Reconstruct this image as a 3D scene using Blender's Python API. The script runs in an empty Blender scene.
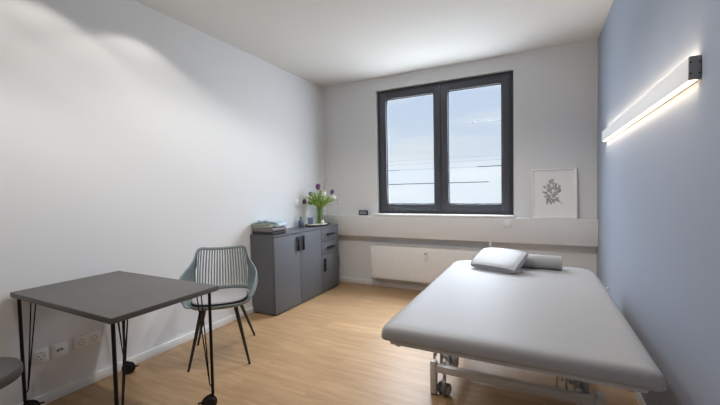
import bpy, bmesh, math, random
from mathutils import Vector, Matrix, noise as mnoise
random.seed(7)
FILL_UP, FILL_DOWN, FILL_EAST, FILL_WEST = 45.0, 9.0, 11.5, 9.0      # room fill added to unseen sky directions, in units of the horizon sky
PI = math.pi
scene = bpy.context.scene
COL = scene.collection

# ------------------------------------------------------------------ materials
def lin(c):
    return tuple((v/255/12.92 if v/255 <= 0.04045 else ((v/255+0.055)/1.055)**2.4) for v in c) + (1.0,)

def mat(name, rgb, rough=0.5, metal=0.0, bump=0.0, bscale=200.0, spec=0.5, var=0.0, vscale=8.0, emit=None, estr=0.0, sheen=0.0):
    m = bpy.data.materials.new(name); m.use_nodes = True
    nt = m.node_tree; N = nt.nodes; L = nt.links
    b = N['Principled BSDF']
    b.inputs['Base Color'].default_value = lin(rgb)
    b.inputs['Roughness'].default_value = rough
    b.inputs['Metallic'].default_value = metal
    b.inputs['Specular IOR Level'].default_value = spec
    if sheen: b.inputs['Sheen Weight'].default_value = sheen
    if emit:
        b.inputs['Emission Color'].default_value = lin(emit)
        b.inputs['Emission Strength'].default_value = estr
    tc = N.new('ShaderNodeTexCoord')
    if var > 0:
        n = N.new('ShaderNodeTexNoise'); n.inputs['Scale'].default_value = vscale; n.inputs['Detail'].default_value = 4
        L.new(tc.outputs['Object'], n.inputs['Vector'])
        r = N.new('ShaderNodeValToRGB')
        r.color_ramp.elements[0].position = 0.3; r.color_ramp.elements[1].position = 0.7
        r.color_ramp.elements[0].color = tuple(max(0, v*(1-var)) for v in lin(rgb)[:3]) + (1,)
        r.color_ramp.elements[1].color = tuple(min(1, v*(1+var)) for v in lin(rgb)[:3]) + (1,)
        L.new(n.outputs['Fac'], r.inputs['Fac']); L.new(r.outputs['Color'], b.inputs['Base Color'])
    if bump > 0:
        n = N.new('ShaderNodeTexNoise'); n.inputs['Scale'].default_value = bscale; n.inputs['Detail'].default_value = 3
        L.new(tc.outputs['Object'], n.inputs['Vector'])
        bp = N.new('ShaderNodeBump'); bp.inputs['Strength'].default_value = bump; bp.inputs['Distance'].default_value = 0.002
        L.new(n.outputs['Fac'], bp.inputs['Height']); L.new(bp.outputs['Normal'], b.inputs['Normal'])
    return m

def floor_material():
    m = bpy.data.materials.new('light_oak_laminate'); m.use_nodes = True
    nt = m.node_tree; N = nt.nodes; L = nt.links; b = N['Principled BSDF']
    tc = N.new('ShaderNodeTexCoord')
    br = N.new('ShaderNodeTexBrick')
    br.inputs['Scale'].default_value = 1.0
    br.inputs['Brick Width'].default_value = 1.28; br.inputs['Row Height'].default_value = 0.19
    br.inputs['Mortar Size'].default_value = 0.0012; br.inputs['Mortar Smooth'].default_value = 0.3
    br.inputs['Bias'].default_value = 0.0; br.offset = 0.37
    br.inputs['Color1'].default_value = (0, 0, 0, 1); br.inputs['Color2'].default_value = (1, 1, 1, 1)
    br.inputs['Mortar'].default_value = (0.3, 0.3, 0.3, 1)
    L.new(tc.outputs['Object'], br.inputs['Vector'])
    mp = N.new('ShaderNodeMapping'); mp.inputs['Scale'].default_value = (1.1, 12, 1)
    L.new(tc.outputs['Object'], mp.inputs['Vector'])
    n1 = N.new('ShaderNodeTexNoise'); n1.inputs['Scale'].default_value = 2.2; n1.inputs['Detail'].default_value = 7; n1.inputs['Roughness'].default_value = 0.62
    n1.inputs['Distortion'].default_value = 0.6
    # each plank has its own grain: shift the lookup by the plank's random value
    sh = N.new('ShaderNodeVectorMath'); sh.operation = 'SCALE'; sh.inputs['Scale'].default_value = 9.0
    L.new(br.outputs['Color'], sh.inputs[0])
    ad = N.new('ShaderNodeVectorMath'); ad.operation = 'ADD'
    L.new(mp.outputs['Vector'], ad.inputs[0]); L.new(sh.outputs['Vector'], ad.inputs[1])
    L.new(ad.outputs['Vector'], n1.inputs['Vector'])
    ramp = N.new('ShaderNodeValToRGB'); cr = ramp.color_ramp
    cr.elements[0].position = 0.25; cr.elements[0].color = lin((152, 122, 88))
    cr.elements[1].position = 0.75; cr.elements[1].color = lin((188, 157, 120))
    e = cr.elements.new(0.5); e.color = lin((171, 139, 103))
    L.new(n1.outputs['Fac'], ramp.inputs['Fac'])
    hs = N.new('ShaderNodeMix'); hs.data_type = 'RGBA'; hs.blend_type = 'MULTIPLY'
    hs.inputs['Factor'].default_value = 1.0
    r2 = N.new('ShaderNodeValToRGB')
    r2.color_ramp.elements[0].color = (0.90, 0.89, 0.88, 1); r2.color_ramp.elements[1].color = (1.0, 1.0, 1.0, 1)
    L.new(br.outputs['Color'], r2.inputs['Fac'])
    L.new(ramp.outputs['Color'], hs.inputs['A']); L.new(r2.outputs['Color'], hs.inputs['B'])
    seam = N.new('ShaderNodeMix'); seam.data_type = 'RGBA'
    L.new(br.outputs['Fac'], seam.inputs['Factor'])
    L.new(hs.outputs['Result'], seam.inputs['A']); seam.inputs['B'].default_value = lin((158, 122, 84))
    L.new(seam.outputs['Result'], b.inputs['Base Color'])
    b.inputs['Roughness'].default_value = 0.42
    b.inputs['Specular IOR Level'].default_value = 0.4
    bp = N.new('ShaderNodeBump'); bp.inputs['Strength'].default_value = 0.08; bp.inputs['Distance'].default_value = 0.002
    L.new(n1.outputs['Fac'], bp.inputs['Height']); L.new(bp.outputs['Normal'], b.inputs['Normal'])
    return m

def glass_material(name, tint=(1, 1, 1), refl=1.0):
    m = bpy.data.materials.new(name); m.use_nodes = True
    nt = m.node_tree; N = nt.nodes; L = nt.links; N.clear()
    out = N.new('ShaderNodeOutputMaterial')
    t = N.new('ShaderNodeBsdfTransparent'); t.inputs['Color'].default_value = tint + (1,)
    g = N.new('ShaderNodeBsdfGlossy'); g.inputs['Roughness'].default_value = 0.02
    lw = N.new('ShaderNodeLayerWeight'); lw.inputs['Blend'].default_value = 0.5
    pw_ = N.new('ShaderNodeMath'); pw_.operation = 'POWER'; pw_.inputs[1].default_value = 5
    L.new(lw.outputs['Facing'], pw_.inputs[0])
    mu = N.new('ShaderNodeMath'); mu.operation = 'MULTIPLY_ADD'; mu.inputs[1].default_value = .8*refl; mu.inputs[2].default_value = .045*refl
    L.new(pw_.outputs['Value'], mu.inputs[0])
    mx = N.new('ShaderNodeMixShader')
    L.new(mu.outputs['Value'], mx.inputs['Fac']); L.new(t.outputs['BSDF'], mx.inputs[1]); L.new(g.outputs['BSDF'], mx.inputs[2])
    L.new(mx.outputs['Shader'], out.inputs['Surface'])
    return m

def film_material():
    """frosted privacy film: mostly see-through white, fine ribs, a few narrow dark cut lines of the film"""
    m = bpy.data.materials.new('frosted_film'); m.use_nodes = True
    nt = m.node_tree; N = nt.nodes; L = nt.links; N.clear()
    out = N.new('ShaderNodeOutputMaterial')
    tc = N.new('ShaderNodeTexCoord'); sp = N.new('ShaderNodeSeparateXYZ')
    L.new(tc.outputs['Object'], sp.inputs['Vector'])
    def math_(op, a, b=None, clamp=False):
        n = N.new('ShaderNodeMath'); n.operation = op; n.use_clamp = clamp
        for i, v in enumerate((a, b)):
            if v is None: continue
            if isinstance(v, (int, float)): n.inputs[i].default_value = v
            else: L.new(v, n.inputs[i])
        return n.outputs['Value']
    def rng(s, a, b):
        return math_('MULTIPLY', math_('GREATER_THAN', s, a), math_('LESS_THAN', s, b))
    X, Z = sp.outputs['X'], sp.outputs['Z']
    nz = N.new('ShaderNodeTexNoise'); nz.inputs['Scale'].default_value = 4.0
    L.new(tc.outputs['Object'], nz.inputs['Vector'])
    wob = math_('MULTIPLY', math_('SUBTRACT', nz.outputs['Fac'], 0.5), 0.006)
    Zw = math_('ADD', Z, wob)
    lines = None
    for z0, h, x0, x1, k in ((1.322, .0042, -1.75, -1.08, .8), (1.322, .0042, -.97, -.50, .75), (1.322, .0042, -.37, -.30, .8),
                             (1.500, .0038, -1.75, -1.58, .42), (1.500, .0030, -1.58, -1.08, .18), (1.500, .0030, -.97, -.63, .15),
                             (1.500, .0042, -.63, -.30, .75), (1.57, .002, -1.75, -.30, .15), (1.62, .002, -1.75, -.30, .10)):
        a = math_('MULTIPLY', math_('MULTIPLY', rng(Zw, z0-h, z0+h), rng(X, x0, x1)), k)
        lines = a if lines is None else math_('MAXIMUM', lines, a)
    tr = N.new('ShaderNodeBsdfTransparent'); tr.inputs['Color'].default_value = (1, 1, 1, 1)
    tl = N.new('ShaderNodeBsdfTranslucent'); tl.inputs['Color'].default_value = (.95, .95, .96, 1)
    # frosting fades in downwards over the film's upper edge
    fac = N.new('ShaderNodeMapRange'); fac.inputs['From Min'].default_value = 1.66; fac.inputs['From Max'].default_value = 1.45
    fac.inputs['To Min'].default_value = 0.0; fac.inputs['To Max'].default_value = 0.008
    L.new(Z, fac.inputs['Value'])
    mx = N.new('ShaderNodeMixShader'); L.new(fac.outputs['Result'], mx.inputs['Fac'])
    L.new(tr.outputs['BSDF'], mx.inputs[1]); L.new(tl.outputs['BSDF'], mx.inputs[2])
    dk = N.new('ShaderNodeBsdfDiffuse'); dk.inputs['Color'].default_value = lin((70, 74, 84))
    m2 = N.new('ShaderNodeMixShader'); L.new(lines, m2.inputs['Fac'])
    L.new(mx.outputs['Shader'], m2.inputs[1]); L.new(dk.outputs['BSDF'], m2.inputs[2])
    L.new(m2.outputs['Shader'], out.inputs['Surface'])
    return m

M = dict(
    wall=mat('matt_white_paint', (224, 225, 226), 0.9, bump=0.05, bscale=350, spec=0.2),
    ceil=mat('white_ceiling_paint', (222, 221, 218), 0.95, spec=0.1),
    blue=mat('slate_blue_paint', (159, 168, 184), 0.75, bump=0.05, bscale=350, spec=0.3),
    trim=mat('white_trim_lacquer', (232, 232, 230), 0.45),
    ledge=mat('white_ledge_paint', (226, 226, 226), 0.85, spec=0.2),
    floor=floor_material(),
    anthracite=mat('anthracite_frame', (62, 64, 70), 0.45),
    sash=mat('anthracite_sash', (72, 74, 81), 0.42),
    seal=mat('black_seal', (22, 22, 24), 0.7),
    chrome=mat('brushed_metal', (170, 172, 176), 0.35, metal=0.9),
    glass=glass_material('window_glass', (0.97, 0.985, 0.98), 0.5),
    film=film_material(),
    alu=mat('white_aluminium', (246, 247, 249), 0.4, spec=0.4),
    cap=mat('grey_end_cap', (150, 152, 157), 0.5),
    screw=mat('dark_screw', (50, 50, 54), 0.4, metal=0.6),
    led=mat('led_diffuser', (255, 240, 215), 0.5, emit=(255, 218, 168), estr=6.0),
    desk=mat('grey_laminate', (92, 90, 88), 0.5, bump=0.04, bscale=500, var=0.03, vscale=30),
    black=mat('black_steel', (15, 15, 16), 0.45, spec=0.3),
    rubber=mat('black_rubber', (20, 20, 21), 0.55),
    cab=mat('graphite_board', (92, 95, 100), 0.5, bump=0.03, bscale=500),
    cabtop=mat('graphite_top', (88, 91, 95), 0.45),
    shell=mat('grey_mint_plastic', (126, 137, 139), 0.45, spec=0.4),
    pad=mat('grey_seat_fabric', (170, 168, 171), 0.9, bump=0.3, bscale=600),
    padedge=mat('black_pad_piping', (26, 26, 28), 0.8),
    wood=mat('dark_walnut_leg', (46, 40, 38), 0.5),
    leather=mat('grey_leatherette', (168, 169, 171), 0.45, bump=0.12, bscale=420, spec=0.5),
    bedframe=mat('white_powder_coat', (206, 204, 199), 0.4),
    board=mat('pale_grey_board', (196, 197, 198), 0.5),
    castor=mat('grey_caster', (168, 167, 166), 0.5),
    tyre=mat('dark_grey_tyre', (112, 110, 110), 0.6),
    rad=mat('radiator_enamel', (238, 238, 238), 0.35),
    grille=mat('radiator_grille', (205, 204, 200), 0.5),
    socket=mat('white_socket_plastic', (236, 237, 238), 0.35),
    hole=mat('dark_socket_hole', (92, 92, 94), 0.6),
    stoolpad=mat('dark_grey_upholstery', (76, 74, 72), 0.6, bump=0.1, bscale=400),
    frame=mat('white_picture_frame', (240, 239, 236), 0.4),
    mount=mat('white_mount_paper', (246, 246, 246), 0.9),
    ink1=mat('graphite_ink', (128, 126, 126), 0.9), ink2=mat('mid_grey_ink', (168, 167, 166), 0.9), ink3=mat('pale_grey_ink', (190, 188, 186), 0.9),
    picglass=glass_material('picture_glass', (1, 1, 1), 0.35),
    clock=mat('dark_clock_plastic', (48, 52, 58), 0.45), lcd=mat('grey_lcd', (134, 138, 138), 0.3), digit=mat('lcd_digit', (70, 74, 76), 0.4),
    t_char=mat('charcoal_terry', (66, 64, 66), 0.95, bump=0.6, bscale=300), t_mauve=mat('mauve_grey_terry', (128, 122, 128), 0.95, bump=0.6, bscale=300),
    t_blue=mat('pale_blue_terry', (188, 205, 216), 0.95, bump=0.6, bscale=300),
    vase=glass_material('vase_glass', (0.90, 0.95, 0.90), 1.0), water=glass_material('vase_water', (0.95, 0.97, 0.93), 0.4),
    tumbler=glass_material('tumbler_glass', (0.72, 0.78, 0.85), 1.0),
    stem=mat('green_stem', (146, 172, 96), 0.5), leaf=mat('green_leaf', (150, 182, 84), 0.5, var=0.25, vscale=25),
    leaf2=mat('bright_green_leaf', (186, 210, 116), 0.5, var=0.25, vscale=25),
    purple=mat('purple_petal', (112, 66, 122), 0.55, var=0.2, vscale=60), violet=mat('dusky_violet_petal', (98, 82, 132), 0.55, var=0.2, vscale=60),
    wine=mat('dark_wine_petal', (78, 30, 58), 0.5, var=0.2, vscale=60), lilac=mat('pale_lilac_petal', (176, 150, 190), 0.55, var=0.2, vscale=60), white=mat('white_petal', (236, 236, 228), 0.5),
    twig=mat('brown_twig', (110, 92, 84), 0.8),
    bottle=mat('blue_grey_ceramic', (82, 100, 122), 0.35), ceramic=mat('white_ceramic', (232, 230, 224), 0.3),
    trayb=mat('black_tray', (34, 34, 36), 0.4), trayc=mat('cream_tray_inlay', (214, 204, 190), 0.6, var=0.06, vscale=40),
    crane=mat('weathered_crane_steel', (40, 40, 44), 0.6),
)
def striped():
    m = mat('green_striped_terry', (124, 138, 124), 0.95)
    nt = m.node_tree; N = nt.nodes; L = nt.links; b = N['Principled BSDF']
    tc = N.new('ShaderNodeTexCoord'); w = N.new('ShaderNodeTexWave'); w.wave_type = 'BANDS'; w.bands_direction = 'Z'
    w.inputs['Scale'].default_value = 22; w.inputs['Distortion'].default_value = 1.0
    r = N.new('ShaderNodeValToRGB'); r.color_ramp.elements[0].color = lin((84, 100, 88)); r.color_ramp.elements[1].color = lin((190, 196, 184))
    L.new(tc.outputs['Object'], w.inputs['Vector']); L.new(w.outputs['Fac'], r.inputs['Fac']); L.new(r.outputs['Color'], b.inputs['Base Color'])
    return m
M['t_green'] = striped()

# ------------------------------------------------------------------ mesh helpers
def add_box(bm, x0, x1, y0, y1, z0, z1, bev=0.0, seg=2):
    r = bmesh.ops.create_cube(bm, size=1.0)
    vs = r['verts']
    bmesh.ops.scale(bm, vec=(x1-x0, y1-y0, z1-z0), verts=vs)
    bmesh.ops.translate(bm, vec=((x0+x1)/2, (y0+y1)/2, (z0+z1)/2), verts=vs)
    if bev > 0:
        es = list({e for v in vs for e in v.link_edges})
        bmesh.ops.bevel(bm, geom=es, offset=bev, segments=seg, affect='EDGES', profile=0.5, clamp_overlap=True)

def box(*a, bev=0.0, seg=2):
    bm = bmesh.new(); add_box(bm, *a, bev=bev, seg=seg); return bm

def add_tube(bm, pts, r, seg=10, caps=True):
    pts = [Vector(p) for p in pts]
    rs = r if isinstance(r, (list, tuple)) else [r]*len(pts)
    rings = []; prev = None
    for i, p in enumerate(pts):
        d = (pts[min(i+1, len(pts)-1)] - pts[max(i-1, 0)]).normalized()
        if prev is None:
            u = d.orthogonal().normalized()
        else:
            u = (prev - d*prev.dot(d)).normalized()
        prev = u; w = d.cross(u)
        rings.append([bm.verts.new(p + rs[i]*(math.cos(2*PI*k/seg)*u + math.sin(2*PI*k/seg)*w)) for k in range(seg)])
    for a, b in zip(rings, rings[1:]):
        for k in range(seg):
            bm.faces.new((a[k], a[(k+1) % seg], b[(k+1) % seg], b[k]))
    if caps:
        bm.faces.new(list(reversed(rings[0]))); bm.faces.new(rings[-1])

def tube(pts, r, seg=10):
    bm = bmesh.new(); add_tube(bm, pts, r, seg); return bm

def add_lathe(bm, prof, seg=32, c=(0, 0, 0), M4=None):
    vs0 = []
    rings = []
    for (r, z) in prof:
        if r < 1e-6:
            rings.append([bm.verts.new((c[0], c[1], c[2]+z))])
        else:
            rings.append([bm.verts.new((c[0]+r*math.cos(2*PI*k/seg), c[1]+r*math.sin(2*PI*k/seg), c[2]+z)) for k in range(seg)])
        vs0 += rings[-1]
    for a, b in zip(rings, rings[1:]):
        if len(a) == 1 and len(b) == 1: continue
        for k in range(seg):
            k2 = (k+1) % seg
            if len(a) == 1: bm.faces.new((a[0], b[k2], b[k]))
            elif len(b) == 1: bm.faces.new((a[k], a[k2], b[0]))
            else: bm.faces.new((a[k], a[k2], b[k2], b[k]))
    if M4 is not None:
        bmesh.ops.transform(bm, matrix=M4, verts=vs0)

def lathe(prof, seg=32, c=(0, 0, 0)):
    bm = bmesh.new(); add_lathe(bm, prof, seg, c); return bm

def obj(name, bm, m, parent=None, smooth=True, angle=40):
    bmesh.ops.recalc_face_normals(bm, faces=bm.faces)
    me = bpy.data.meshes.new(name); bm.to_mesh(me); bm.free()
    for mm in (m if isinstance(m, (list, tuple)) else [m]): me.materials.append(mm)
    if smooth:
        me.polygons.foreach_set('use_smooth', [True]*len(me.polygons))
        me.set_sharp_from_angle(angle=math.radians(angle))
    o = bpy.data.objects.new(name, me); COL.objects.link(o)
    if parent is not None: o.parent = parent
    return o

def objs(name, bm, m, parent):
    """every separate piece of bm becomes a part of its own"""
    bm.verts.ensure_lookup_table(); left = set(bm.verts); out = []
    while left:
        st_ = [left.pop()]; isl = set(st_)
        while st_:
            v = st_.pop()
            for e in v.link_edges:
                q = e.other_vert(v)
                if q not in isl: isl.add(q); st_.append(q)
        left -= isl; out.append(isl)
    out.sort(key=lambda i: min(tuple(v.co) for v in i))
    res = []
    for isl in out:
        c = bm.copy(); bm.verts.index_update(); keep = {v.index for v in isl}
        c.verts.ensure_lookup_table()
        bmesh.ops.delete(c, geom=[v for v in c.verts if v.index not in keep], context='VERTS')
        res.append(obj(name, c, m, parent))
    bm.free(); return res

def tag(o, label, cat, group=None):
    o['label'] = label; o['category'] = cat
    if group: o['group'] = group
    return o

def thing(name, label, cat, loc=(0, 0, 0), rotz=0.0, group=None):
    o = bpy.data.objects.new(name, None); o.empty_display_size = 0.1; COL.objects.link(o)
    o.location = loc; o.rotation_euler = (0, 0, rotz)
    return tag(o, label, cat, group)

def struct(name, bm, m, parent=None, smooth=False):
    o = obj(name, bm, m, parent, smooth)
    if parent is None: o['kind'] = 'structure'
    return o

def copy_tree(o, parent=None):
    c = o.copy(); COL.objects.link(c)
    if parent is not None: c.parent = parent
    for ch in list(o.children): copy_tree(ch, c)
    return c

# ------------------------------------------------------------------ the room
XL, XR, YB, ZC = -2.6585, 0.5253, 4.168, 2.686
YF = -1.35
T = 0.30
WX0, WX1, WZ0, WZ1 = -1.862, -0.232, 0.948, 2.527
struct('floor', box(XL-T, XR+T, YF-T, YB+T, -0.12, 0), M['floor'])
struct('ceiling', box(XL-T, XR+T, YF-T, YB+T, ZC, ZC+0.15), M['ceil'])
struct('wall_left', box(XL-T, XL, YF-T, YB+T, 0, ZC), M['wall'])
struct('wall_right', box(XR, XR+T, YF-T, YB+T, 0, ZC), M['blue'])
struct('wall_front', box(XL, XR, YF-T, YF, 0, ZC), M['wall'])
b = bmesh.new()
add_box(b, XL, WX0, YB, YB+T, 0, ZC); add_box(b, WX1, XR, YB, YB+T, 0, ZC)
add_box(b, WX0, WX1, YB, YB+T, 0, WZ0); add_box(b, WX0, WX1, YB, YB+T, WZ1, ZC)
struct('wall_back', b, M['wall'])
# parapet ledge under the window
LY = YB - 0.0944
struct('trim_1', box(XL, XR, LY, YB, 0.656, 0.924, bev=0.004), M['ledge'], smooth=True)
struct('baseboard_left', box(XL, XL+0.014, YF, YB, 0, 0.062, bev=0.003), M['trim'], smooth=True)
struct('baseboard_right', box(XR-0.014, XR, YF, YB, 0, 0.062, bev=0.003), M['trim'], smooth=True)
struct('baseboard_back', box(XL+0.014, XR-0.014, YB-0.014, YB, 0, 0.062, bev=0.003), M['trim'], smooth=True)
struct('baseboard_front', box(XL+0.014, XR-0.014, YF, YF+0.014, 0, 0.062, bev=0.003), M['trim'], smooth=True)

# ------------------------------------------------------------------ window
win = bpy.data.objects.new('window_1', None); COL.objects.link(win); win['kind'] = 'structure'
def ring(bm, x0, x1, z0, z1, w, y0, y1, bev=0.003):
    add_box(bm, x0, x0+w, y0, y1, z0, z1, bev=bev); add_box(bm, x1-w, x1, y0, y1, z0, z1, bev=bev)
    add_box(bm, x0+w-.001, x1-w+.001, y0, y1, z0, z0+w, bev=bev); add_box(bm, x0+w-.001, x1-w+.001, y0, y1, z1-w, z1, bev=bev)
FY0, FY1 = YB+0.05, YB+0.13
b = bmesh.new(); ring(b, WX0+.003, WX1-.003, WZ0+.003, WZ1-.003, 0.052, FY0, FY1)
obj('window_frame', b, M['anthracite'], win)
XM = -1.034
for (x0, x1) in ((WX0+.042, XM-.003), (XM+.003, WX1-.042)):
    b = bmesh.new(); ring(b, x0, x1, WZ0+.040, WZ1-.040, 0.082, FY0-.016, FY1-.012, bev=0.006)
    s = obj('window_sash', b, M['sash'], win)
    b = bmesh.new(); ring(b, x0+.080, x1-.080, WZ0+.120, WZ1-.120, 0.010, FY0+.004, FY0+.02, bev=0.001)
    obj('glazing_bead', b, M['seal'], s)
    obj('glass_pane', box(x0+.081, x1-.081, FY0+.030, FY0+.034, WZ0+.121, WZ1-.121), M['glass'], s)
    obj('privacy_film', box(x0+.090, x1-.090, FY0+.0265, FY0+.0275, WZ0+.130, 1.66), M['film'], s)
b = bmesh.new(); add_box(b, XM-.040, XM-.012, FY0-.026, FY0-.0165, 1.53, 1.65, bev=.004)
add_tube(b, [(XM-.026, FY0-.026, 1.615), (XM-.026, FY0-.052, 1.615)], .008, 10)
add_box(b, XM-.036, XM-.016, FY0-.060, FY0-.046, 1.49, 1.628, bev=.005)
obj('window_handle', b, M['anthracite'], win)
b = bmesh.new(); add_box(b, WX0-.02, WX1+.012, LY-.004, FY0-.002, 0.9245, 0.9475, bev=.003)
obj('window_sill', b, M['trim'], win)
b = bmesh.new()   # white plaster reveal beads around the opening
add_box(b, WX0-.004, WX0+.002, YB-.006, FY0, WZ0+.001, WZ1+.004); add_box(b, WX1-.002, WX1+.004, YB-.006, FY0, WZ0+.001, WZ1+.004)
add_box(b, WX0-.004, WX1+.004, YB-.006, FY0, WZ1-.002, WZ1+.004)
obj('reveal_trim', b, M['trim'], win)

# ------------------------------------------------------------------ radiator
rad = thing('radiator', 'long white panel radiator mounted low under the window ledge', 'radiator', (-1.18, 4.07, 0.13))
RX0, RX1, RZ0, RZ1 = -.737, .735, 0.0, .43
b = bmesh.new()
add_box(b, RX0, RX1, -.022, -.008, RZ0, RZ1-.012, bev=.004)
n = 37
for i in range(n):     # shallow pressed ribs of the panel
    x = RX0 + .02 + (RX1-RX0-.04)*(i+.5)/n
    add_box(b, x-.010, x+.010, -.0242, -.020, RZ0+.02, RZ1-.035, bev=.003, seg=1)
obj('front_panel', b, M['rad'], rad)
obj('rear_panel', box(RX0, RX1, .040, .052, RZ0, RZ1-.012, bev=.004), M['rad'], rad)
b = bmesh.new(); add_box(b, RX0, RX0+.004, -.008, .040, RZ0+.01, RZ1-.003); add_box(b, RX1-.004, RX1, -.008, .040, RZ0+.01, RZ1-.003)
objs('side_cover', b, M['rad'], rad)
b = bmesh.new(); add_box(b, RX0+.004, RX1-.004, -.022, -.016, RZ1-.012, RZ1, bev=.001); add_box(b, RX0+.004, RX1-.004, .046, .052, RZ1-.012, RZ1, bev=.001)
for i in range(90):
    x = RX0 + .012 + (RX1-RX0-.024)*i/89
    add_box(b, x-.003, x+.003, -.016, .046, RZ1-.010, RZ1-.002)
obj('top_grille', b, M['grille'], rad)
b = bmesh.new(); add_box(b, -.026, .012, -.048, -.0245, .275, .385, bev=.004)
meter = obj('heat_meter', b, M['socket'], rad)
obj('meter_display', box(-.018, .004, -.0495, -.0475, .345, .362), M['hole'], meter)
b = bmesh.new(); add_tube(b, [(.715, .012, .425), (.715, .012, .524)], .011, 10)
obj('riser_pipe', b, M['rad'], rad)
b = bmesh.new()
for x in (-.5, .5): add_box(b, x-.02, x+.02, .0525, .0979, .04, .38, bev=.003)
objs('wall_bracket', b, M['rad'], rad)

# ------------------------------------------------------------------ wall lamp
lam = thing('wall_lamp', 'long white bar wall lamp glowing on the slate blue wall', 'lamp', (XR, 2.678, 1.6715))
hl, dz, pd = .970, .0415, .034
b = bmesh.new(); add_box(b, -pd, -pd+.004, -hl, hl, -dz, dz, bev=.0012); add_box(b, -.005, -.0005, -hl, hl, -dz, dz)
add_box(b, -pd+.004, -.005, -hl, hl, -.014, .014)
obj('lamp_body', b, M['alu'], lam)
for s in (-1, 1):
    y0, y1 = (-hl-.010, -hl) if s < 0 else (hl, hl+.010)
    c = obj('end_cap', box(-pd-.001, -.0005, y0, y1, -dz-.001, dz+.001, bev=.002), M['cap'], lam)
    if s < 0: c['label'] = 'grey end cap with dark screws'
    for x in (-pd+.004, -.006):
        for z in (-.020, .020):
            b = bmesh.new(); yy = y0 if s < 0 else y1
            add_tube(b, [(x, yy-s*.002, z), (x, yy+s*.0015, z)], .003, 8)
            obj('cap_screw', b, M['screw'], c)
obj('upper_diffuser', box(-pd+.004, -.005, -hl+.002, hl-.002, dz-.010, dz-.004), M['led'], lam)
obj('lower_diffuser', box(-pd+.004, -.005, -hl+.002, hl-.002, -dz+.001, -dz+.008), M['led'], lam)

# ------------------------------------------------------------------ desk
dk = thing('desk', 'grey topped desk on black hairpin legs with castors by the white wall', 'desk', (-2.136, 1.124, 0))
hx, hy, zt = .496, .286, .72
obj('tabletop', box(-hx, hx, -hy, hy, zt-.028, zt, bev=.0025), M['desk'], dk)
def castor_parts(parent, z0, ang):
    """a black twin wheel castor below z0"""
    R = .037
    ca, sa = math.cos(ang), math.sin(ang)
    def P(x, y, z): return (x*ca - y*sa, x*sa + y*ca, z)
    b = bmesh.new(); add_tube(b, [P(0, 0, z0), P(0, 0, z0-.026)], .007, 10)
    rot = Matrix.Translation(P(.02, 0, R)) @ Matrix.Rotation(ang, 4, 'Z') @ Matrix.Rotation(PI/2, 4, 'X')
    add_lathe(b, [(0, -.006), (.042, -.006), (.042, .006), (0, .006)], 20, M4=rot)
    add_tube(b, [P(-.005, 0, z0-.014), P(.02, 0, z0-.01)], .009, 8)
    h = obj('castor_housing', b, M['black'], parent)
    b = bmesh.new()
    for s in (-1, 1):
        m4 = Matrix.Translation(P(.02, s*.015, R)) @ Matrix.Rotation(ang, 4, 'Z') @ Matrix.Rotation(PI/2, 4, 'X')
        add_lathe(b, [(0, -.008), (R-.006, -.008), (R-.001, -.006), (R, 0), (R-.001, .006), (R-.006, .008), (R-.010, .006), (0, .006)], 24, M4=m4)
    obj('castor_wheel', b, M['rubber'], parent)
    b = bmesh.new(); add_box(b, .058, .082, -.009, .009, R+.004, R+.009, bev=.002)
    bmesh.ops.rotate(b, cent=(0, 0, 0), matrix=Matrix.Rotation(ang, 3, 'Z'), verts=b.verts)
    obj('castor_brake', b, M['black'], parent)
for (lx, ly, dx, dy, ang) in ((-.478, -.255, 1, 1, 1.25), (.462, -.262, -1, 1, .4), (.447, .260, -1, -1, 4.0), (-.442, .270, 1, -1, .75)):
    b = bmesh.new()
    add_tube(b, [(lx, ly, zt-.0285), (lx, ly, .086)], .0085, 12)
    foot = Vector((lx+dx*.003, ly+dy*.012, .125))
    for (ox, oy) in ((.004, .052), (.016, .072)):
        add_tube(b, [(lx+dx*ox, ly+dy*oy, zt-.030), foot + Vector((dx*.003, dy*.003, .02)), foot + Vector((-dx*.002, -dy*.008, 0)), foot + Vector((-dx*.002, -dy*.012, -.004))], .0034, 8)
    add_box(b, min(lx-dx*.012, lx+dx*.032), max(lx-dx*.012, lx+dx*.032), min(ly-dy*.012, ly+dy*.085), max(ly-dy*.012, ly+dy*.085), zt-.031, zt-.0285)
    lg = obj('hairpin_leg', b, M['black'], dk)
    # castor: sub-parts of the leg
    sub = []
    before = set(COL.objects)
    castor_parts(lg, .088, ang)
    for o in set(COL.objects) - before: o.location = (lx, ly, 0)

# ------------------------------------------------------------------ stool
st = thing('stool', 'round dark grey padded stool standing left of the desk', 'stool', (-2.165, .525, 0))
obj('stool_seat', lathe([(0, .505), (.12, .506), (.165, .503), (.181, .496), (.186, .485), (.186, .462), (.182, .452), (.168, .448), (0, .448)], 48), M['stoolpad'], st)
obj('stool_column', lathe([(0, .447), (.09, .447), (.09, .43), (.026, .425), (.026, .25), (.036, .245), (.036, .09), (.05, .085), (.05, .055), (0, .055)], 24), M['chrome'], st)
b = bmesh.new()
for k in range(5):
    a = 2*PI*k/5 + .3
    add_tube(b, [(.03*math.cos(a), .03*math.sin(a), .075), (.20*math.cos(a), .20*math.sin(a), .058)], [.018, .012], 8)
obj('stool_base', b, M['chrome'], st)
for k in range(5):
    a = 2*PI*k/5 + .3
    m4 = Matrix.Translation((.2*math.cos(a), .2*math.sin(a), .024)) @ Matrix.Rotation(a, 4, 'Z') @ Matrix.Rotation(PI/2, 4, 'X')
    b = bmesh.new(); add_lathe(b, [(0, -.016), (.021, -.016), (.024, -.010), (.024, .010), (.021, .016), (0, .016)], 20, M4=m4)
    add_tube(b, [(.2*math.cos(a), .2*math.sin(a), .03), (.2*math.cos(a), .2*math.sin(a), .056)], .006, 8)
    obj('castor_wheel', b, M['rubber'], st)

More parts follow.
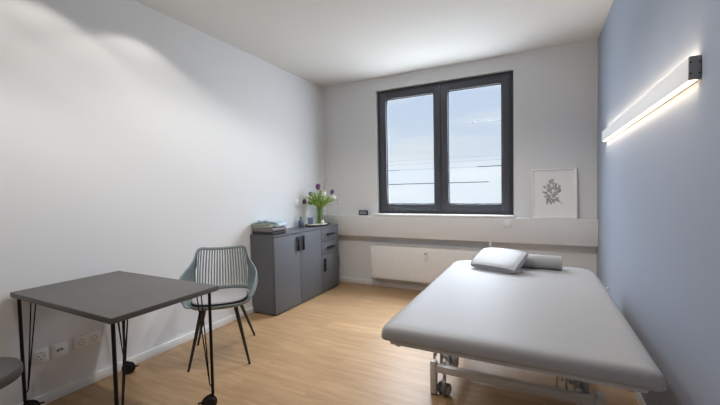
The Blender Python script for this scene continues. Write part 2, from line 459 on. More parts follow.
# ------------------------------------------------------------------ chair
TH = math.radians(43)
CX, CY = -2.165, 1.875
ch = thing('armchair', 'grey mint plastic armchair with slatted back and dark tapered legs', 'chair', (CX, CY, 0), TH)
def catmull(P, t):
    n = len(P); i = min(int(t), n-2); f = t - i
    p0, p1, p2, p3 = P[max(i-1, 0)], P[i], P[i+1], P[min(i+2, n-1)]
    return 0.5*((2*p1) + (p2-p0)*f + (2*p0-5*p1+4*p2-p3)*f*f + (3*p1-p0-3*p2+p3)*f**3)
BOT = [(-.180, -.205, .452), (-.215, -.13, .455), (-.225, -.04, .458), (-.220, .045, .462), (-.205, .105, .466), (-.172, .158, .468), (-.088, .186, .47), (0, .192, .47)]
TOP = [(-.212, -.200, .490), (-.252, -.14, .580), (-.268, -.05, .632), (-.258, .045, .655), (-.212, .165, .715), (-.180, .232, .806), (-.090, .252, .806), (0, .257, .802)]
BOT += [(-x, y, z) for (x, y, z) in reversed(BOT[:-1])]; TOP += [(-x, y, z) for (x, y, z) in reversed(TOP[:-1])]
BOT = [Vector(p) for p in BOT]; TOP = [Vector(p) for p in TOP]
def S(u, t):
    u = 7 + (u-7)*(1 + .20*(1-t)*max(0.0, 1-abs(u-7)/7))      # the slats fan out downwards
    a, c = catmull(BOT, u), catmull(TOP, u)
    p = a.lerp(c, t)
    edge = max(0.0, 1 - abs(u-7)/7)
    bulge = .022*math.sin(PI*t)*(1 if abs(u-7) > 2.2 else .35)
    out = Vector((p.x, p.y, 0)); out = out.normalized() if out.length > 1e-6 else out
    return p + out*bulge
b = bmesh.new()
NS = 22                                   # slats
us = [i*4.62/14 for i in range(15)]        # left arm, closed
ncol = 2*NS + 1
us2 = [4.62 + (14-9.24)*i/ncol for i in range(ncol+1)]
us3 = [14 - v for v in reversed(us)]
U = us[:-1] + us2 + us3[1:]
tlist = [0, .03, .055, .08] + [.08 + .855*k/8 for k in range(1, 9)] + [.965, 1.0]
grid = [[b.verts.new(S(u, t)) for t in tlist] for u in U]
i0 = len(us) - 1
for i in range(len(U)-1):
    for j in range(len(tlist)-1):
        k = i - i0
        if 0 <= k < ncol and k % 2 == 1 and 3 <= j < 11: continue
        if 0 <= k < ncol and False: continue
        b.faces.new((grid[i][j], grid[i+1][j], grid[i+1][j+1], grid[i][j+1]))
back = obj('backrest', b, M['shell'], ch)
md = back.modifiers.new('thick', 'SOLIDIFY'); md.thickness = .009; md.offset = 0
# seat pan
def outline(n=64):
    pts = []
    for k in range(n):
        a = 2*PI*k/n; c, s = math.cos(a), math.sin(a)
        e = 2/2.7
        x = .222*math.copysign(abs(c)**e, c); y = .212*math.copysign(abs(s)**e, s) - .018
        if y > 0: x *= 1 - .25*(y/.19)**2
        pts.append((x, y))
    return pts
OL = outline()
def pan(bm, rings):
    rr = []
    for (k, z) in rings:
        if k == 0: rr.append([bm.verts.new((0, -.015, z))])
        else: rr.append([bm.verts.new((x*k, (y+.015)*k-.015, z)) for (x, y) in OL])
    n = len(OL)
    for a, c in zip(rr, rr[1:]):
        for k in range(n):
            k2 = (k+1) % n
            if len(a) == 1: bm.faces.new((a[0], c[k], c[k2]))
            elif len(c) == 1: bm.faces.new((a[k], a[k2], c[0]))
            else: bm.faces.new((a[k], a[k2], c[k2], c[k]))
b = bmesh.new(); pan(b, [(0, .434), (.6, .435), (.9, .443), (1.0, .458), (1.015, .455), (1.01, .448), (.92, .428), (.6, .418), (0, .416)])
obj('seat_shell', b, M['shell'], ch)
b = bmesh.new(); pan(b, [(0, .485), (.5, .485), (.78, .481), (.86, .473), (.875, .466)])
sp = obj('seat_pad', b, M['pad'], ch); 
b = bmesh.new(); pan(b, [(0, .4655), (.875, .4655), (.885, .461), (.885, .449), (.87, .444), (.6, .438), (0, .437)])
e = obj('pad_piping', b, M['padedge'], sp); e['label'] = 'black lower edge of the seat pad'
Rm = Matrix.Rotation(-TH, 3, 'Z')
for (wx, wy) in ((-2.192, 1.600), (-1.878, 1.866), (-2.216, 2.270), (-2.505, 1.925)):
    f = Rm @ Vector((wx-CX, wy-CY, 0))
    top = Vector((math.copysign(.115, f.x), math.copysign(.125, f.y) - .01, .420))
    b = tube([top, top.lerp(f, .25), f + Vector((0, 0, .003)), f], [.0145, .0135, .0085, .008], 14)
    obj('leg', b, M['wood'], ch)

# ------------------------------------------------------------------ sideboard cabinet
cb = thing('sideboard', 'graphite sideboard with black handles in the corner beside the white wall', 'cabinet', (XL+.004, 2.702, 0))
CD, CLn, CH = .311, 1.262, .817
b = bmesh.new()
add_box(b, 0, CD-.019, 0, .018, .012, CH-.026); add_box(b, 0, CD-.019, CLn-.018, CLn, .012, CH-.026)
add_box(b, 0, .012, .018, CLn-.018, .012, CH-.026); add_box(b, .012, CD-.019, .018, CLn-.018, .045, .063)
add_box(b, .012, CD-.03, .018, CLn-.018, .012, .045)
for y in (.430, .852): add_box(b, .012, CD-.020, y-.009, y+.009, .063, CH-.026)
obj('carcass', b, M['cab'], cb, smooth=False)
obj('cabinet_top', box(0, CD+.002, -.002, CLn+.002, CH-.025, CH, bev=.0015), M['cabtop'], cb)
b = bmesh.new()
for (x, y) in ((.03, .03), (CD-.05, .03), (.03, CLn-.03), (CD-.05, CLn-.03)):
    add_tube(b, [(x, y, 0), (x, y, .0125)], .015, 12)
objs('cabinet_foot', b, M['rubber'], cb)
def handle(parent, y, z, vertical, L):
    b = bmesh.new(); x0 = CD
    if vertical:
        add_box(b, x0+.012, x0+.024, y-.014, y+.014, z-L/2, z+L/2, bev=.002)
        for s in (-1, 1): add_box(b, x0-.0005, x0+.014, y-.005, y+.005, z+s*(L/2-.012)-.004, z+s*(L/2-.012)+.004)
    else:
        add_box(b, x0+.012, x0+.024, y-L/2, y+L/2, z-.010, z+.010, bev=.002)
        for s in (-1, 1): add_box(b, x0-.0005, x0+.014, y+s*(L/2-.012)-.004, y+s*(L/2-.012)+.004, z-.005, z+.005)
    obj('handle', b, M['black'], parent)
g = .003
for (y0, y1, hyy, z1, hz) in ((0, .430, .430-.050, CH-.027, .685), (.430, .852, .430+.044, CH-.027, .685), (.852, CLn, .852+.058, .462, .345)):
    d = obj('cabinet_door', box(CD-.0185, CD, y0+g, y1-g, .014, z1, bev=.001), M['cab'], cb)
    handle(d, hyy, hz, True, .16)
for (z0, z1) in ((.622, CH-.027), (.464, .620)):
    d = obj('drawer', box(CD-.0185, CD, .852+g, CLn-g, z0, z1, bev=.001), M['cab'], cb)
    handle(d, (.852+CLn)/2, (z0+z1)/2+.010, False, .17)
# a black strap hook on the far side
b = bmesh.new(); add_box(b, CD-.035, CD-.004, CLn+.0002, CLn+.018, .26, .40, bev=.004)
obj('side_grip', b, M['black'], cb)
TOPZ = CH

# ------------------------------------------------------------------ towels
def towel(name, label, x0, x1, y0, y1, z0, layers, th, m, seed, crump=0.003):
    pts = []; nr = 8
    for l in range(layers):
        zc = th*(l+.5)
        xs = [x0+th/2 + (x1-x0-th)*k/10 for k in range(11)]
        if l % 2: xs.reverse()
        pts += [(x, zc) for x in xs]
        if l < layers-1:
            s = 1 if l % 2 == 0 else -1; xe = x1-th/2 if s > 0 else x0+th/2
            pts += [(xe + s*th/2*math.sin(PI*k/nr), th*(l+.5) + th/2*(1-math.cos(PI*k/nr))) for k in range(1, nr)]
    b = bmesh.new(); ny = 14; rings = []
    h = th*.46
    for j in range(ny+1):
        y = y0 + (y1-y0)*j/ny
        up, dn = [], []
        for i, (x, z) in enumerate(pts):
            a = pts[max(i-1, 0)]; c = pts[min(i+1, len(pts)-1)]
            d = Vector((c[0]-a[0], c[1]-a[1])).normalized()
            n = Vector((-d.y, d.x))
            # crumple grows with height so the bottom lies flat
            wz = crump*(z/(layers*th))*(mnoise.noise(Vector((x*14+seed, y*14, 1.7)))*1.0 + .4)*2
            wx = crump*.8*mnoise.noise(Vector((seed, y*9, z*30)))
            up.append(b.verts.new((x+n.x*h+wx, y, z0+th*.04+z+n.y*h+wz))); dn.append(b.verts.new((x-n.x*h+wx, y, z0+th*.04+z-n.y*h+wz)))
        rings.append(up + dn[::-1])
    n = len(rings[0])
    for r0, r1 in zip(rings, rings[1:]):
        for k in range(n): b.faces.new((r0[k], r0[(k+1) % n], r1[(k+1) % n], r1[k]))
    np_ = len(pts)
    for rr in (rings[0], rings[-1]):
        for k in range(np_-1):
            b.faces.new((rr[k], rr[k+1], rr[n-2-k], rr[n-1-k]))
    return tag(obj(name, b, m, None, True, 60), label, 'towel', 'folded towels on the sideboard')
towel('towel', 'dark charcoal folded towel at the bottom of the pile on the sideboard', -2.648, -2.376, 2.722, 2.926, TOPZ+.001, 2, .015, M['t_char'], 3.1, .0)
towel('towel', 'mauve grey folded towel lying just above the charcoal one', -2.648, -2.372, 2.719, 2.930, TOPZ+.0325, 2, .019, M['t_mauve'], 5.7, .0)
towel('towel', 'small sage green striped towel at the near end of the pile', -2.650, -2.405, 2.716, 2.797, TOPZ+.072, 3, .0125, M['t_green'], 8.3, .0015)
towel('towel', 'pale blue rumpled towel on top of the pile', -2.646, -2.366, 2.804, 2.934, TOPZ+.072, 3, .0190, M['t_blue'], 11.9, .014)

# ------------------------------------------------------------------ bottle, tray, vase, flowers
tag(obj('bottle', lathe([(0, 0), (.030, 0), (.034, .006), (.034, .062), (.028, .080), (.014, .094), (.012, .112), (.015, .116), (.015, .122), (.010, .122), (.010, .1), (0, .1)], 28, (-2.598, 3.50, TOPZ+.0005)), M['bottle']),
    'small blue grey ceramic bottle standing beside the tray', 'bottle')
tr = thing('tray', 'black rimmed oval tray with cream inlay under the flower vase', 'tray', (-2.500, 3.715, TOPZ+.0005))
def oval(bm, rings, ax, ay, seg=48):
    rr = [[bm.verts.new((ax*k*math.cos(2*PI*i/seg), ay*k*math.sin(2*PI*i/seg), z)) for i in range(seg)] for (k, z) in rings]
    bm.faces.new(list(reversed(rr[0]))); bm.faces.new(rr[-1])
    for a, c in zip(rr, rr[1:]):
        for i in range(seg): bm.faces.new((a[i], a[(i+1) % seg], c[(i+1) % seg], c[i]))
b = bmesh.new(); oval(b, [(.92, 0), (.98, .004), (1.0, .018), (.98, .019), (.955, .008)], .138, .185); obj('tray_rim', b, M['trayb'], tr)
b = bmesh.new(); oval(b, [(.86, .0085), (.86, .018), (.845, .020)], .138, .185); obj('tray_inlay', b, M['trayc'], tr)
TZ = TOPZ + .0215
vx, vy = -2.478, 3.735
va = thing('flower_vase', 'clear glass vase holding the bunch of tulips on the tray', 'vase', (vx, vy, TZ))
obj('vase_glass', lathe([(0, 0), (.040, 0), (.044, .004), (.046, .10), (.052, .205), (.050, .205), (.0435, .10), (.041, .010), (0, .010)], 40), M['vase'], va)
obj('vase_water', lathe([(0, .0105), (.0405, .0105), (.0425, .09), (0, .09)], 32), M['water'], va)
def petal_cup(bm, c, axis, L, R):
    """a tulip blossom: six overlapping pointed petals around the axis"""
    q = Vector((0, 0, 1)).rotation_difference(Vector(axis).normalized()).to_matrix().to_4x4()
    m4 = Matrix.Translation(c) @ q
    for k in range(6):
        a0 = 2*PI*k/6; rr = R*(1.0 if k % 2 else .88); vs = []
        for i in range(7):
            t = i/6
            rad_ = rr*(math.sin(PI*(.10+.72*t))**.8)
            w = .62*(math.sin(PI*min(1, .08+.92*t))**.7)*(1 if t < 1 else 0)
            row = []
            for j in (-1, -.5, 0, .5, 1):
                a = a0 + j*w*1.15
                row.append(bm.verts.new(m4 @ Vector((rad_*math.cos(a), rad_*math.sin(a), L*t))))
            vs.append(row)
        for r0, r1 in zip(vs, vs[1:]):
            for j in range(4): bm.faces.new((r0[j], r0[j+1], r1[j+1], r1[j]))
    return bm
def leaf_blade(bm, pts, w):
    pts = [Vector(p) for p in pts]; P = [catmull(pts, (len(pts)-1)*i/14) for i in range(15)]
    rows = []
    for i, p in enumerate(P):
        d = (P[min(i+1, 14)]-P[max(i-1, 0)]).normalized()
        side = d.cross(Vector((0, 0, 1)))
        side = side.normalized() if side.length > 1e-4 else Vector((1, 0, 0))
        nrm = side.cross(d)
        ww = w*math.sin(PI*min(1, (i/14)*.93+.07))**.7
        rows.append([bm.verts.new(p - side*ww + nrm*ww*.35), bm.verts.new(p), bm.verts.new(p + side*ww + nrm*ww*.35)])
    for r0, r1 in zip(rows, rows[1:]):
        for j in (0, 1): bm.faces.new((r0[j], r0[j+1], r1[j+1], r1[j]))
def solid(o, th):
    m = o.modifiers.new('thick', 'SOLIDIFY'); m.thickness = th; m.offset = 0
base0 = Vector((vx, vy, TZ+.013)); neck = Vector((vx, vy, TZ+.20))
def flower(kind, label, head, mt, ang, L=.052, R=.021, droop=False, leafside=True):
    head = Vector(head)
    t = thing(kind, label, 'flower', (vx, vy, TZ+.013), 0, 'flowers in the glass vase')
    s = Vector((math.cos(ang)*.02, math.sin(ang)*.02, 0))
    nk = neck - base0 + Vector((math.cos(ang+PI)*.034, math.sin(ang+PI)*.034, 0)) if False else neck - base0 + Vector(((head.x-vx)*.16, (head.y-vy)*.16, 0))
    hd = head - base0
    if droop:
        mid = [s, nk, Vector((hd.x*.6, hd.y*.6, hd.z+.05)), Vector((hd.x*.92, hd.y*.92, hd.z+.062)), hd + Vector((0, 0, .045))]
        axis = Vector((hd.x*.35, hd.y*.35, -1))
        hd = hd + Vector((0, 0, .045))
    else:
        mid = [s, nk, nk.lerp(hd, .55) + Vector((0, 0, .012)), hd]
        axis = (hd - nk).normalized() + Vector((0, 0, .8))
    P = [catmull(mid, (len(mid)-1)*i/16) for i in range(17)]
    obj('stem', tube(P, .0026, 8), M['stem'], t)
    bl = obj('blossom', petal_cup(bmesh.new(), hd, axis, L*1.3, R*1.12), mt, t); solid(bl, .0012)
    if leafside:
        b = bmesh.new(); a = ang*1.7 + head.x*9
        tip = nk.lerp(hd, .75) + Vector((math.cos(a)*.05, math.sin(a)*.05, -.03))
        leaf_blade(b, [s*.5 + Vector((0, 0, .03)), nk*.98, nk.lerp(tip, .6) + Vector((0, 0, .025)), tip], .010)
        lf = obj('leaf', b, M['leaf'], t); solid(lf, .0008)
flower('tulip', 'tall purple tulip topping the middle of the bunch', (-2.468, 3.70, 1.270), M['purple'], .3, .062, .026)
flower('tulip', 'dusky violet tulip at the left of the bunch', (-2.575, 3.70, 1.192), M['violet'], 2.6, .046, .020)
flower('tulip', 'dusky violet tulip at the right of the bunch', (-2.275, 3.70, 1.212), M['violet'], -.6, .050, .022)
flower('tulip', 'dark wine tulip drooping on its left stem over the bottle', (-2.585, 3.57, 1.115), M['wine'], 3.6, .050, .022, droop=True)
flower('tulip', 'white tulip in the middle of the bunch', (-2.385, 3.70, 1.185), M['white'], 1.2, .054, .022)
flower('tulip', 'white tulip at the right edge of the bunch', (-2.245, 3.69, 1.145), M['white'], -.2, .048, .022)
flower('tulip', 'small pale lilac tulip hanging low at the right', (-2.185, 3.72, 1.075), M['lilac'], 0.0, .026, .011, droop=True)
# leafy sprigs of the bunch
for i, (tips, lab, mm) in enumerate((
    ([(-.15, -.02, .30), (-.12, .05, .27), (-.09, -.05, .34), (-.155, -.04, .24)], 'leafy green sprig fanning to the left of the bunch', 'leaf2'),
    ([(-.04, -.06, .36), (.0, .04, .38), (-.02, -.09, .27), (.03, -.05, .34)], 'leafy green sprig standing in the middle of the bunch', 'leaf'),
    ([(.10, -.03, .33), (.17, -.02, .30), (.14, .05, .26), (.20, .01, .27)], 'leafy green sprig fanning to the right of the bunch', 'leaf2'),
    ([(-.06, -.10, .23), (.04, -.10, .22), (.10, -.07, .24), (-.11, -.07, .23)], 'low green leaves bending over the front of the vase', 'leaf'))):
    t = thing('leafy_sprig', lab, 'plant', (vx, vy, TZ+.013), 0, 'greenery in the glass vase')
    for k, tip in enumerate(tips):
        a = k*1.57 + i
        b = bmesh.new(); tip = Vector(tip); s = Vector((math.cos(a)*.02, math.sin(a)*.02, .0))
        nk = Vector((tip.x*.16, tip.y*.2, .19))
        add_tube(b, [catmull([s, nk, nk.lerp(tip, .6) + Vector((0, 0, .02)), tip], 3*q/12) for q in range(13)], .0018, 6)
        st_ = obj('stem', b, M['stem'], t)
        b = bmesh.new()
        for q in range(13):
            f = .05 + .92*q/12; p = nk.lerp(tip, f) + Vector((0, 0, .02*math.sin(PI*f)))
            a2 = q*2.4 + k; L = .066*(1-.3*f)
            d = Vector((math.cos(a2)*.8, math.sin(a2)*.8, .75)) + (tip-nk).normalized()*.6
            e = p + d.normalized()*L
            leaf_blade(b, [p, p.lerp(e, .4) + Vector((0, 0, .006)), p.lerp(e, .75) + Vector((0, 0, .004)), e], .0125)
        lf = obj('leaves', b, M[mm], st_); solid(lf, .0006)
for tip, lab in (((-2.335, 3.70, 1.405), 'thin brown twig rising highest out of the bunch'), ((-2.365, 3.74, 1.345), 'short thin brown twig beside the highest one')):
    tp = Vector(tip)
    pts = [Vector((vx-.01, vy+.01, TZ+.014)), neck + Vector((.01, 0, .01)), neck.lerp(tp, .5) + Vector((.01, 0, 0)), tp.lerp(neck, .2) + Vector((-.008, 0, .01)), tp]
    b = tube([catmull(pts, 4*i/16) for i in range(17)], [.0022 - .0012*i/16 for i in range(17)], 6)
    for f in (.45, .6, .75, .9):
        p = catmull(pts, 4*f); add_tube(b, [p, p + Vector(((-1)**int(f*20)*.022, .004, .022))], [.0012, .0006], 5)
    tag(obj('twig', b, M['twig']), lab, 'twig', 'twigs in the glass vase')
tb = thing('tumbler', 'small smoky glass tumbler on the tray left of the vase', 'glass', (-2.560, 3.645, TZ))
obj('glass_wall', lathe([(0, 0), (.030, 0), (.033, .003), (.036, .085), (.0345, .085), (.031, .008), (0, .008)], 28), M['tumbler'], tb)
bv = thing('bud_vase', 'tiny white ceramic bud vase in front of the glass vase', 'vase', (-2.412, 3.70, TZ))
obj('vase_body', lathe([(0, 0), (.014, 0), (.020, .010), (.022, .024), (.017, .040), (.008, .050), (.008, .058), (.006, .058), (.006, .045), (0, .045)], 24), M['ceramic'], bv)
b = tube([(-2.412, 3.70, TZ+.047), (-2.409, 3.699, TZ+.085), (-2.402, 3.698, TZ+.115)], .0016, 6)
for k in range(5):
    a = k*1.3; p = Vector((-2.402, 3.698, TZ+.115)); add_tube(b, [p, p + Vector((math.cos(a)*.01, math.sin(a)*.01, .008))], [.0025, .001], 5)
tag(obj('dried_stem', b, M['wine']), 'dark dried stem standing in the tiny white bud vase', 'plant')

# ------------------------------------------------------------------ sockets and switches
def plate(name, label, cat, y0, y1, z0, z1, kinds):
    t = thing(name, label, cat, (XL, (y0+y1)/2, (z0+z1)/2))
    hw, hh = (y1-y0)/2, (z1-z0)/2
    obj('cover_frame', box(.0005, .010, -hw, hw, -hh, hh, bev=.002), M['socket'], t)
    n = len(kinds)
    for i, k in enumerate(kinds):
        yc = -hw + (2*hw)*(i+.5)/n; w = min(hw/n, hh)*.78
        ins = None
        if k == 'schuko':
            b = bmesh.new(); R4 = Matrix.Translation((.010, yc, 0)) @ Matrix.Rotation(PI/2, 4, 'Y')
            add_box(b, .0095, .0125, yc-w, yc+w, -w, w, bev=.002)
            ins = obj('insert', b, M['socket'], t)
            b = bmesh.new(); R5 = Matrix.Translation((.0126, yc, 0)) @ Matrix.Rotation(PI/2, 4, 'Y')
            add_lathe(b, [(w*.66, -.0005), (w*.74, .001), (w*.66, .0015), (w*.60, -.0005)], 24, M4=R5)
            obj('socket_rim', b, M['grille'], ins)
            b = bmesh.new()
            for s in (-1, 1):
                add_tube(b, [(.0120, yc+s*.0095, 0), (.0130, yc+s*.0095, 0)], .0038, 10)
                add_box(b, .0120, .0130, yc-.004, yc+.004, s*w*.58-.0025, s*w*.58+.0025)
            objs('contact_hole', b, M['hole'], ins)
        elif k == 'data':
            ins = obj('insert', box(.0095, .012, yc-w, yc+w, -w, w, bev=.002), M['socket'], t)
            b = bmesh.new(); add_box(b, .0115, .0125, yc-.017, yc-.002, -.007, .004); add_box(b, .0115, .0125, yc+.002, yc+.017, -.007, .004)
            add_box(b, .0115, .0122, yc-.012, yc+.012, .006, .009)
            objs('data_port', b, M['hole'], ins)
        else:
            ins = obj('rocker', box(.0095, .0135, yc-w, yc+w, -w, w, bev=.002), M['socket'], t)
    return t
plate('wall_socket', 'single white wall socket behind the desk leg nearest the stool', 'socket', .922, 1.003, .258, .340, ['schuko'])
plate('data_outlet', 'white data outlet between the two wall sockets', 'socket', 1.016, 1.097, .257, .342, ['data'])
plate('wall_socket', 'double white wall socket nearest the far desk leg', 'socket', 1.133, 1.285, .262, .340, ['schuko', 'schuko'])
plate('light_switch', 'white light switch on the white wall above the blue grey bottle', 'switch', 3.47, 3.55, 1.075, 1.155, ['rocker'])
lb = thing('junction_cover', 'small square white cover plate on the ledge front below the picture', 'switch', (-.286, LY, .866))
obj('cover_plate', box(-.041, .041, -.009, -.0005, -.041, .041, bev=.002), M['socket'], lb)
obj('rocker', box(-.031, .031, -.012, -.0085, -.031, .031, bev=.002), M['socket'], lb)

# ------------------------------------------------------------------ clock on the ledge
ck = thing('digital_clock', 'small dark digital clock on the ledge left of the window', 'clock', (-2.043, YB-.052, .9242), 0.03)
obj('clock_body', box(-.066, .066, -.016, .016, .0, .068, bev=.012, seg=4), M['clock'], ck)
fc = obj('clock_screen', box(-.046, .046, -.0175, -.0155, .016, .052, bev=.0008), M['lcd'], ck)

# ------------------------------------------------------------------ picture on the ledge
pw, ph = .205, .512
pic = thing('picture_frame', 'white framed grey botanical drawing leaning on the ledge', 'picture', (.149, YB-.046, .9252))
tilt = Matrix.Rotation(math.radians(-4.0), 4, 'X')
def tl(bm): bmesh.ops.transform(bm, matrix=tilt, verts=bm.verts); return bm
b = bmesh.new(); ring(b, -pw, pw, 0.0, ph, .013, -.012, .008, bev=.0015); obj('frame_border', tl(b), M['frame'], pic)
mt_ = obj('mount_board', tl(box(-pw+.012, pw-.012, .001, .006, .012, ph-.012)), M['mount'], pic)
b = bmesh.new(); rnd = random.Random(21)
def flat_leaf(cx, cz, a, L, W, mi):
    vs = []
    for k in range(14):
        t = 2*PI*k/14
        x = L*math.cos(t); z = W*math.sin(t)*(1-.35*math.cos(t))
        vs.append(b.verts.new((cx + x*math.cos(a)-z*math.sin(a), .0006 - mi*.00012, cz + x*math.sin(a)+z*math.cos(a))))
    f = b.faces.new(vs); f.material_index = mi
for k in range(70):
    u = rnd.random(); cz = .16 + .24*u
    cx = -.02 + max(-.07, min(.07, rnd.gauss(0, .026 + .008*math.sin(PI*u))))
    flat_leaf(cx, cz, rnd.random()*PI, .010+.018*rnd.random(), .004+.008*rnd.random(), rnd.choice((0, 1, 1, 2, 2)))
for k in range(5):
    flat_leaf(.03-.02*k+.02*rnd.random(), .17+.012*k, -.5+.35*k, .045, .0022, 0)
obj('drawing', tl(b), [M['ink1'], M['ink2'], M['ink3']], mt_, smooth=False)
obj('picture_glass', tl(box(-pw+.0125, pw-.0125, -.004, -.002, .0125, ph-.0125)), M['picglass'], pic)

# ------------------------------------------------------------------ treatment table
BX0, BX1, BY0, BY1 = -.660, .388, 1.478, 3.195
bd = thing('treatment_table', 'wide grey padded treatment table on a white steel base by the blue wall', 'treatment table', (0, 0, 0))
def rounded_rect(x0, x1, y0, y1, rn, rf, n=10):
    pts = []
    for (cx, cy, r, a0) in ((x1-rn, y0+rn, rn, -PI/2), (x1-rf, y1-rf, rf, 0), (x0+rf, y1-rf, rf, PI/2), (x0+rn, y0+rn, rn, PI)):
        for k in range(n+1):
            a = a0 + PI/2*k/n; pts.append((cx+r*math.cos(a), cy+r*math.sin(a)))
    return pts
b = bmesh.new(); rr = []
prof = [(.016, .5485), (.006, .550), (.001, .556), (0, .566), (.002, .586), (.006, .601), (.013, .611), (.026, .6175), (.05, .6205), (.10, .6215), (.22, .622)]
for (ins, z) in prof:
    rr.append([b.verts.new((x, y, z)) for (x, y) in rounded_rect(BX0+ins, BX1-ins, BY0+ins, BY1-ins, max(.012, .022-ins*.1), max(.03, .13-ins*.6))])
nv = len(rr[0])
for a, c in zip(rr, rr[1:]):
    for k in range(nv): b.faces.new((a[k], a[(k+1) % nv], c[(k+1) % nv], c[k]))
b.faces.new(list(reversed(rr[0]))); b.faces.new(rr[-1])
obj('mattress', b, M['leather'], bd)
b = bmesh.new(); pts = rounded_rect(BX0+.040, BX1-.045, BY0+.010, BY1-.03, .02, .10)
lo = [b.verts.new((x, y, .534)) for x, y in pts]; hi = [b.verts.new((x, y, .5475)) for x, y in pts]
for k in range(len(pts)): b.faces.new((lo[k], lo[(k+1) % len(pts)], hi[(k+1) % len(pts)], hi[k]))
b.faces.new(list(reversed(lo))); b.faces.new(hi)
obj('support_board', b, M['board'], bd)
b = bmesh.new()
for x in (-.58, .28): add_box(b, x-.02, x+.02, BY0+.22, BY1-.10, .495, .5335, bev=.003)
for y in (BY0+.24, 2.35, BY1-.25): add_box(b, -.56, .28, y-.02, y+.02, .4905, .533, bev=.003)
tf = obj('top_frame', b, M['bedframe'], bd)
b = bmesh.new(); add_box(b, -.592, -.572, BY0+.030, BY0+.05, .519, .5335, bev=.002); add_box(b, .285, .305, BY0+.030, BY0+.05, .519, .5335, bev=.002)
objs('frame_end_plug', b, M['castor'], tf)
# base: two end bars on posts, joined by side rails
b = bmesh.new()
NY, FY = 2.07, 2.93
for y in (NY, FY): add_box(b, -.548, .262, y-.02, y+.02, .142, .184, bev=.003)
for x in (-.50, .19): add_box(b, x-.018, x+.018, NY+.02, FY-.02, .145, .181, bev=.003)
base = obj('base_frame', b, M['bedframe'], bd)
for y in (NY, FY):
    for x in (-.567, .281):
        b = bmesh.new(); add_box(b, x-.019, x+.019, y-.022, y+.022, .008, .205, bev=.005)
        lg = obj('foot_post', b, M['bedframe'], bd)
        obj('foot_glide', box(x-.016, x+.016, y-.018, y+.018, 0, .0085, bev=.001), M['tyre'], lg)
for y, s in ((NY, 1),):
    for x in (-.492, .205):
        b = bmesh.new()
        add_box(b, x-.026, x-.006, y+s*.0205, y+s*.032, .080, .200, bev=.002); add_box(b, x-.024, x-.008, y-.004, y+s*.030, .060, .086, bev=.003); add_box(b, x-.023, x-.009, y+.004, y+.020, .030, .066, bev=.003)
        fk = obj('castor_fork', b, M['bedframe'], bd)
        Q = Matrix.Translation((x-.016, y+s*.012, 0)) @ Matrix.Rotation(math.radians(-25), 4, 'Z')
        for dx in (-.020, .020):
            R = .038
            m4 = Q @ Matrix.Translation((dx, 0, R)) @ Matrix.Rotation(PI/2, 4, 'Y')
            b = bmesh.new(); add_lathe(b, [(0, -.009), (R-.013, -.010), (R-.005, -.011), (R, -.006), (R, .006), (R-.005, .011), (R-.013, .010), (0, .009)], 28, M4=m4)
            obj('castor_wheel', b, M['tyre'], fk)
            b = bmesh.new(); add_lathe(b, [(0, -.0115), (R-.013, -.0115), (R-.013, .0115), (0, .0115)], 24, M4=m4)
            obj('wheel_hub', b, M['board'], fk)
        b = bmesh.new(); add_tube(b, [Q @ Vector((-.030, 0, .038)), Q @ Vector((.030, 0, .038))], .006, 8)
        obj('axle', b, M['castor'], fk)
# lifting arms and their mounts
for x in (-.515, .165):
    b = bmesh.new()
    add_tube(b, [(x, 2.16, .19), (x, 2.62, .49)], .016, 10); add_tube(b, [(x+.05, 2.70, .19), (x+.05, 2.24, .49)], .016, 10)
    objs('lift_arm', b, M['bedframe'], bd)
    b = bmesh.new(); add_box(b, x-.030, x-.022, 2.13, 2.19, .150, .225, bev=.002); add_box(b, x+.022, x+.030, 2.13, 2.19, .150, .225, bev=.002)
    add_box(b, x+.042, x+.075, 2.14, 2.19, .150, .205, bev=.003); add_box(b, x-.075, x-.068, 2.14, 2.18, .15, .215, bev=.002)
    objs('arm_mount', b, M['castor'], bd)
b = bmesh.new()
for x in (-.585, -.47, .12, .22): add_box(b, x-.006, x+.006, 2.18, 2.20, .180, .4905, bev=.002)
objs('upright_strut', b, M['bedframe'], bd)
b = bmesh.new(); add_tube(b, [(-.16, 2.62, .20), (-.16, 2.30, .46)], .024, 14); add_tube(b, [(-.16, 2.36, .41), (-.16, 2.28, .475)], .014, 10)
obj('lift_motor', b, M['castor'], bd)
b = bmesh.new(); add_box(b, -.515, .20, 2.55, 2.60, .181, .205, bev=.003)
obj('motor_beam', b, M['bedframe'], bd)
b = bmesh.new(); add_tube(b, [(.27, 2.71, .515), (.39, 2.71, .522), (.402, 2.71, .578)], .006, 8); add_lathe(b, [(0, .0), (.008, .002), (.011, .010), (.008, .019), (0, .022)], 14, (.402, 2.71, .576))
k_ = obj('adjusting_lever', b, M['alu'], bd)

